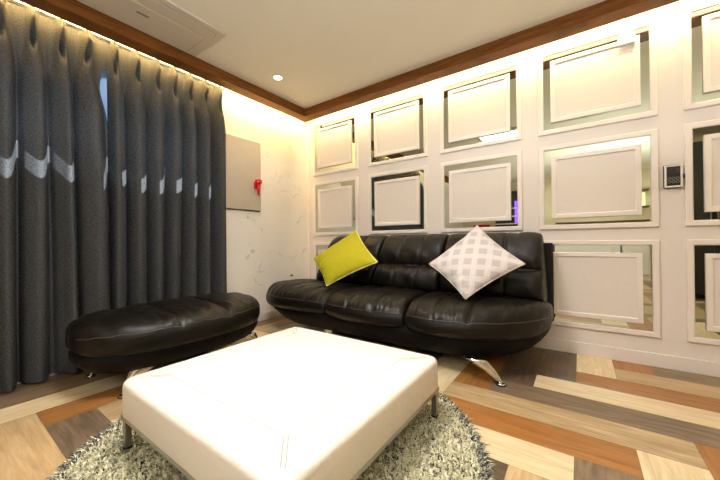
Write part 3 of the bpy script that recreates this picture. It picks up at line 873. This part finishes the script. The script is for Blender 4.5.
# backrest: three sections, each with a lower and an upper roll
back_ctrl = [(-.20, .385), (-.33, .385), (-.400, .415), (-.418, .47), (-.405, .535), (-.365, .583), (-.335, .600), (-.350, .622), (-.352, .68), (-.325, .755), (-.285, .815), (-.235, .848), (-.18, .852), (-.125, .83), (-.095, .76), (-.085, .62), (-.09, .46), (-.13, .39)]
NB = 110
back_prof = closed_curve(back_ctrl, NB)
def back_section(xl, xr, el, er, seams, seed, nu=110, topd=0.0):
    """xl, xr: (x at z .4, x at z .85)"""
    r = np.random.default_rng(seed); ph = r.uniform(0, 6.28, 6)
    u = 0.35*(0.5-0.5*np.cos(np.linspace(0, PI, nu)))+0.65*np.linspace(0, 1, nu)
    y0, z0 = back_prof[:, 0], back_prof[:, 1]
    frontm = smoothstep(-0.16, -0.26, y0); rings = np.zeros((nu, NB, 3))
    for i, uu in enumerate(u):
        e1 = float(sup(np.array(1-uu/0.16), el)) if uu < 0.16 else 1.0
        e2 = float(sup(np.array(1-(1-uu)/0.16), er)) if uu > 0.84 else 1.0
        e = e1*e2; e = 0.35+0.65*e
        yc = -0.17; y = yc+(y0-yc)*(0.45+0.55*e)
        z = np.where(z0 > 0.6, 0.6+(z0-0.6)*(0.80+0.20*e), z0)
        tz = np.clip((z0-0.4)/0.45, 0, 1)
        x = (xl[0]+(xr[0]-xl[0])*uu)*(1-tz)+(xl[1]+(xr[1]-xl[1])*uu)*tz
        for us in seams:
            g = math.exp(-((uu-us)/0.013)**2)+0.25*math.exp(-((uu-us)/0.04)**2)
            y = y+0.014*g*frontm*e
            z = z-0.005*g*smoothstep(0.80, 0.85, z0)*e
        wv = np.sin(uu*70+ph[0]+1.5*np.sin(uu*19))*np.exp(-((z0-0.60)/0.045)**2)
        y = y+0.0035*wv*frontm+0.004*np.sin(uu*17+z0*15+ph[1])*np.sin(z0*21+ph[2])*frontm
        z = z+topd
        rings[i, :, 0], rings[i, :, 1], rings[i, :, 2] = x, y, z
    return rings
backs = [((0.47, 0.60), (1.165, 1.232), 1.8, 4, (0.38, 0.70), 21), ((1.172, 1.238), (1.77, 1.79), 4, 4, (0.35, 0.68), 22), ((1.776, 1.796), (2.462, 2.440), 4, 2.6, (0.34, 0.66), 23)]
for a in backs:
    o = world_part('back_cushion', grid_mesh(back_section(*a)), M['black'], sofa); fix_normals(o)
bs = bmesh.new(); box(bs, 0.62, 2.495, -0.10, -0.055, 0.22, 0.775, 0.015, 3)
world_part('back_shell', bs, M['blackcloth'], sofa)
def sofa_leg(top, foot, parent, side):
    """tapered curved chrome blade ending on a round foot"""
    bm = bmesh.new(); n = 12; rings = []
    top, foot = Vector(top), Vector(foot); d = Vector((foot.x-top.x, foot.y-top.y, 0)); d.normalize(); w = Vector((-d.y, d.x, 0))
    for k in range(n):
        t = k/(n-1); p = top.lerp(foot, t); p.z = top.z*(1-t)**0.9*(1)+0.010*t
        p += d*0.004*math.sin(PI*t)
        hl = 0.052*(1-t)**1.0+0.011; th = 0.016*(1-t)+0.010
        rings.append([bm.verts.new(p+d*(hl*math.cos(a))+w*(th*math.sin(a))) for a in np.linspace(0, 2*PI, 14, endpoint=False)])
    for k in range(n-1):
        for j in range(14): bm.faces.new((rings[k][j], rings[k][(j+1) % 14], rings[k+1][(j+1) % 14], rings[k+1][j]))
    bm.faces.new(rings[0][::-1]); bm.faces.new(rings[-1])
    lg = world_part('leg', bm, M['chrome'], parent)
    bm = bmesh.new(); cyl(bm, (foot.x, foot.y, 0.005), 0.026, 0.007, 28, 'z', 0.020)
    fd = world_part('foot', bm, M['chrome'], lg); 
    bm = bmesh.new(); cyl(bm, (foot.x, foot.y, 0.0), 0.027, 0.005, 28)
    world_part('foot_rubber', bm, M['rubber'], lg)
for (t, f) in (((2.155, -.835, .13), (2.285, -.800, 0)), ((1.02, -.74, .12), (.97, -.77, 0)), ((2.00, -.36, .12), (2.06, -.30, 0)), ((.72, -.34, .135), (.66, -.29, 0))):
    sofa_leg(t, f, sofa, 1)

# ------------------------------------------------------------------ footstool (bean shaped, long side along the curtain)
OX, OY = 0.52, -1.64
stool = thing('footstool', 'long black leather footstool in front of the grey curtains', 'footstool', (OX, OY, 0))
OL0, OL1 = -2.215, -1.14
def o_half(y, n=2.5): return sup(np.abs(y-(OL0+OL1)/2)/((OL1-OL0)/2), n)
# along = y ; "front" = +x side, "back" = -x side ; work with (along, across) then swap
def o_front(a): return 0.50+0.345*o_half(a)
def o_back(a): return 0.50-0.300*o_half(a)
ot_ctrl = [(-.006, .30), (0.0, .330), (.015, .350), (.06, .378), (.16, .398), (.32, .408), (.5, .410), (.68, .405), (.84, .396), (.93, .380), (0.975, .362), (0.995, .346),
           (1.014, .320), (1.014, .275), (.985, .242), (.93, .230), (.6, .226), (.3, .226), (.07, .232), (.015, .25)]
ot_prof = closed_curve(ot_ctrl, NV)
rg = seat_cushion((OL0, OL0), (OL1, OL1), 2.2, 2.2, (0.37, 0.64), 31, -0.02, 170, o_front, o_back, ot_prof)
rg = rg[:, :, [1, 0, 2]]
o = world_part('seat_cushion', grid_mesh(rg), M['black'], stool); fix_normals(o)
p = piping(rg, ot_prof, None, 'piping', 0.346); p.parent = o
for v in p.data.vertices: v.co -= stool.location
lv2 = [(0.262, .09), (0.258, .05), (0.245, .022), (0.222, .010), (0.195, .014), (0.165, .030), (0.138, .058), (0.120, .10), (0.110, .15), (0.108, .20)]
sl = slab(o_front, o_back, OL0, OL1, lv2); sl = ([(v[1], v[0], v[2]) for v in sl[0]], [], sl[2])
o = world_part('base', sl, M['black_shaded'], stool); fix_normals(o)
for (t, f) in (((.33, -1.98, .135), (.236, -2.06, 0)), ((.72, -1.95, .135), (.695, -2.035, 0)), ((.30, -1.24, .135), (.215, -1.10, 0)), ((.66, -1.28, .135), (.70, -1.20, 0))):
    sofa_leg(t, f, stool, 1)

# ------------------------------------------------------------------ cushions
def cushion(name, label, corners, thick, mat, pipemat, n=44, pinch=0.07, wr=0.004, seed=1):
    """corners: bottom, right, top, left (world)"""
    C = [Vector(c) for c in corners]; cen = sum(C, Vector())/4
    t = thing(name, label, 'cushion', cen)
    Cn = np.array([(c-cen)[:] for c in C])
    nrm = np.cross(Cn[1]-Cn[3], Cn[2]-Cn[0]); nrm /= np.linalg.norm(nrm)
    if nrm[1] > 0: nrm = -nrm
    r = np.random.default_rng(seed); ph = r.uniform(0, 6, 4)
    g = np.sin(np.linspace(-1, 1, n)*PI/2)*0.35+np.linspace(-1, 1, n)*0.65
    def surf(sign):
        P = np.zeros((n, n, 3))
        for i, a in enumerate(g):
            for j, b in enumerate(g):
                a2 = a*(1-pinch*(1-b*b)*abs(a)**2); b2 = b*(1-pinch*(1-a*a)*abs(b)**2)
                w = [(1-a2)*(1-b2)/4, (1+a2)*(1-b2)/4, (1+a2)*(1+b2)/4, (1-a2)*(1+b2)/4]
                p = sum(w[k]*Cn[k] for k in range(4))
                h = thick*((1-a*a)*(1-b*b))**0.52
                e = max(abs(a), abs(b))
                h += wr*math.sin(a*14+ph[0]+b*3)*math.sin(b*9+ph[1])*(1-e)**0.4*e
                h += wr*1.6*math.sin(b*22+ph[2])*math.exp(-((a+0.9)/0.25)**2)*(1-b*b)*(1-a*a)*4
                P[i, j] = p+nrm*h*sign
        return P
    A, Bk = surf(1), surf(-1)
    bm = bmesh.new(); uvl = bm.loops.layers.uv.new('UVMap')
    ids = {}
    def V(s, i, j):
        if i in (0, n-1) or j in (0, n-1): s = 0
        if (s, i, j) not in ids: ids[(s, i, j)] = bm.verts.new((A if s == 0 else Bk)[i, j])
        return ids[(s, i, j)]
    for s in (0, 1):
        for i in range(n-1):
            for j in range(n-1):
                q = [(i, j), (i+1, j), (i+1, j+1), (i, j+1)]
                f = bm.faces.new([V(s, *k) for k in (q if s == 0 else q[::-1])])
                for lp, k in zip(f.loops, (q if s == 0 else q[::-1])): lp[uvl].uv = (g[k[0]]*0.5+0.5, g[k[1]]*0.5+0.5)
    cv = obj('cover', bm, mat, t, True)
    rim = [A[i, 0] for i in range(n)]+[A[n-1, j] for j in range(1, n)]+[A[i, n-1] for i in range(n-2, -1, -1)]+[A[0, j] for j in range(n-2, 0, -1)]
    bm = bmesh.new(); tube(bm, [tuple(p) for p in rim], 0.0038, 8, True); obj('piping', bm, pipemat, t, True)
    return t
cushion('throw_cushion', 'plain lime green cushion leaning on the sofa\'s left backrest', [(.962, -.742, .438), (1.365, -.600, .637), (1.035, -.425, .897), (.676, -.600, .645)], 0.075, M['green'], M['greenpipe'], seed=2)
cushion('throw_cushion', 'white cushion with pale mauve checks and line pattern on the sofa\'s right side', [(2.066, -.700, .435), (2.378, -.552, .654), (2.058, -.378, .901), (1.773, -.566, .634)], 0.072, M['plaid'], M['plaidpipe'], seed=4)

# ------------------------------------------------------------------ the room behind the camera (seen in the mirrors)
cab = thing('tall_cabinet', 'tall dark speckled cabinet mirrored in the panels right of the keypad', 'cabinet', (4.05, -3.5, 0))
obj('body', B(-0.32, 0.32, -0.3, 0.28, 0.06, 2.06, 0.004), M['darkstone'], cab)
for s in (-1, 1):
    d = obj('door', B(min(0, s*0.315)+0.002, max(0, s*0.315)-0.002, 0.28, 0.30, 0.08, 2.04, 0.003), M['darkstone'], cab)
    obj('handle', B(s*0.03-0.006, s*0.03+0.006, 0.30, 0.325, 0.95, 1.15, 0.003), M['steel'], d)
obj('plinth', B(-0.30, 0.30, -0.28, 0.24, 0, 0.06), M['blackplastic'], cab)
ct = thing('counter', 'white counter along the back wall, mirrored in the low panels', 'counter', (2.9, -5.65, 0))
obj('body', B(-0.85, 0.85, -0.33, 0.28, 0, 0.86, 0.004), M['counter'], ct)
obj('worktop', B(-0.88, 0.88, -0.34, 0.32, 0.86, 0.90, 0.004), M['darkstone'], ct)
for k in range(3): obj('door', B(-0.83+k*0.56, -0.29+k*0.56, 0.28, 0.298, 0.1, 0.84, 0.003), M['counter'], ct)
sh = thing('wall_shelf', 'brown wall shelf unit with a lit niche on the cream back wall', 'shelf', (3.0, -6.0, 1.15))
obj('back_panel', B(-0.8, 0.8, 0, 0.02, 0, 0.75), M['backwall'], sh)
obj('niche_light', B(-0.76, 0.76, 0.02, 0.025, 0.30, 0.60), M['niche'], sh)
for z in (0.0, 0.28, 0.62): obj('shelf', B(-0.8, 0.8, 0, 0.22, z, z+0.03), M['brown'], sh)
for k, (x, w, h) in enumerate(((-0.62, 0.14, 0.2), (-0.3, 0.2, 0.22), (0.05, 0.16, 0.17), (0.42, 0.24, 0.23))):
    bk = thing('storage_box', ['narrow dark box at the end of the brown wall shelf', 'wide dark box on the brown wall shelf', 'low dark box at the middle of the brown wall shelf', 'tallest dark box on the brown wall shelf'][k], 'box', (3.0+x, -5.9, 1.461), 0, 'boxes on the brown wall shelf')
    obj('carton', B(-w/2, w/2, -0.06, 0.06, 0, h, 0.004), M['darkstone'], bk)
    obj('lid', B(-w/2-0.004, w/2+0.004, -0.064, 0.064, h-0.03, h+0.004, 0.002), M['brown'], bk)
ne = thing('display_cabinet', 'dark display cabinet with a violet lit back, mirrored above the patterned cushion', 'cabinet', (1.25, -5.8, 0))
obj('body', B(-0.35, 0.35, -0.18, 0.0, 0, 2.0, 0.004), M['darkstone'], ne)
obj('lit_back', B(0.10, 0.30, 0.0, 0.006, 1.2, 1.75), M['purple'], ne)
for z in (1.2, 1.38, 1.58): obj('shelf', B(-0.32, 0.32, 0.0, 0.16, z-0.02, z), M['counter'], ne)
st = thing('bar_stool', 'red seated bar stool near the violet lit cabinet', 'stool', (0.75, -4.9, 0))
bm = bmesh.new(); cyl(bm, (0, 0, 0.72), 0.18, 0.06, 28, 'z', 0.17); obj('seat', bm, M['redfabric'], st)
obj('backrest', B(-0.18, 0.18, -0.19, -0.15, 0.78, 1.16, 0.012), M['redfabric'], st)
bm = bmesh.new(); cyl(bm, (0, 0, 0.03), 0.022, 0.69, 16); obj('column', bm, M['chrome'], st)
bm = bmesh.new(); cyl(bm, (0, 0, 0), 0.2, 0.03, 32, 'z', 0.16); obj('base', bm, M['chrome'], st)

# ------------------------------------------------------------------ camera
cd = bpy.data.cameras.new('camera'); cam = bpy.data.objects.new('camera', cd); link(cam)
cd.sensor_width = 36; cd.sensor_fit = 'HORIZONTAL'; cd.lens = 309.0216/720*36; cd.clip_start = 0.02
F = Vector((-0.57905392, 0.81528041, 0.00379537)); R = Vector((0.81522381, 0.57906015, -0.00997404)); U = Vector((0.01032939, 0.00268143, 0.99994306))
mw = Matrix((R, U, -F)).transposed().to_4x4(); mw.translation = Vector((2.64585946, -2.63594479, 0.8))
cam.matrix_world = mw
S.camera = cam
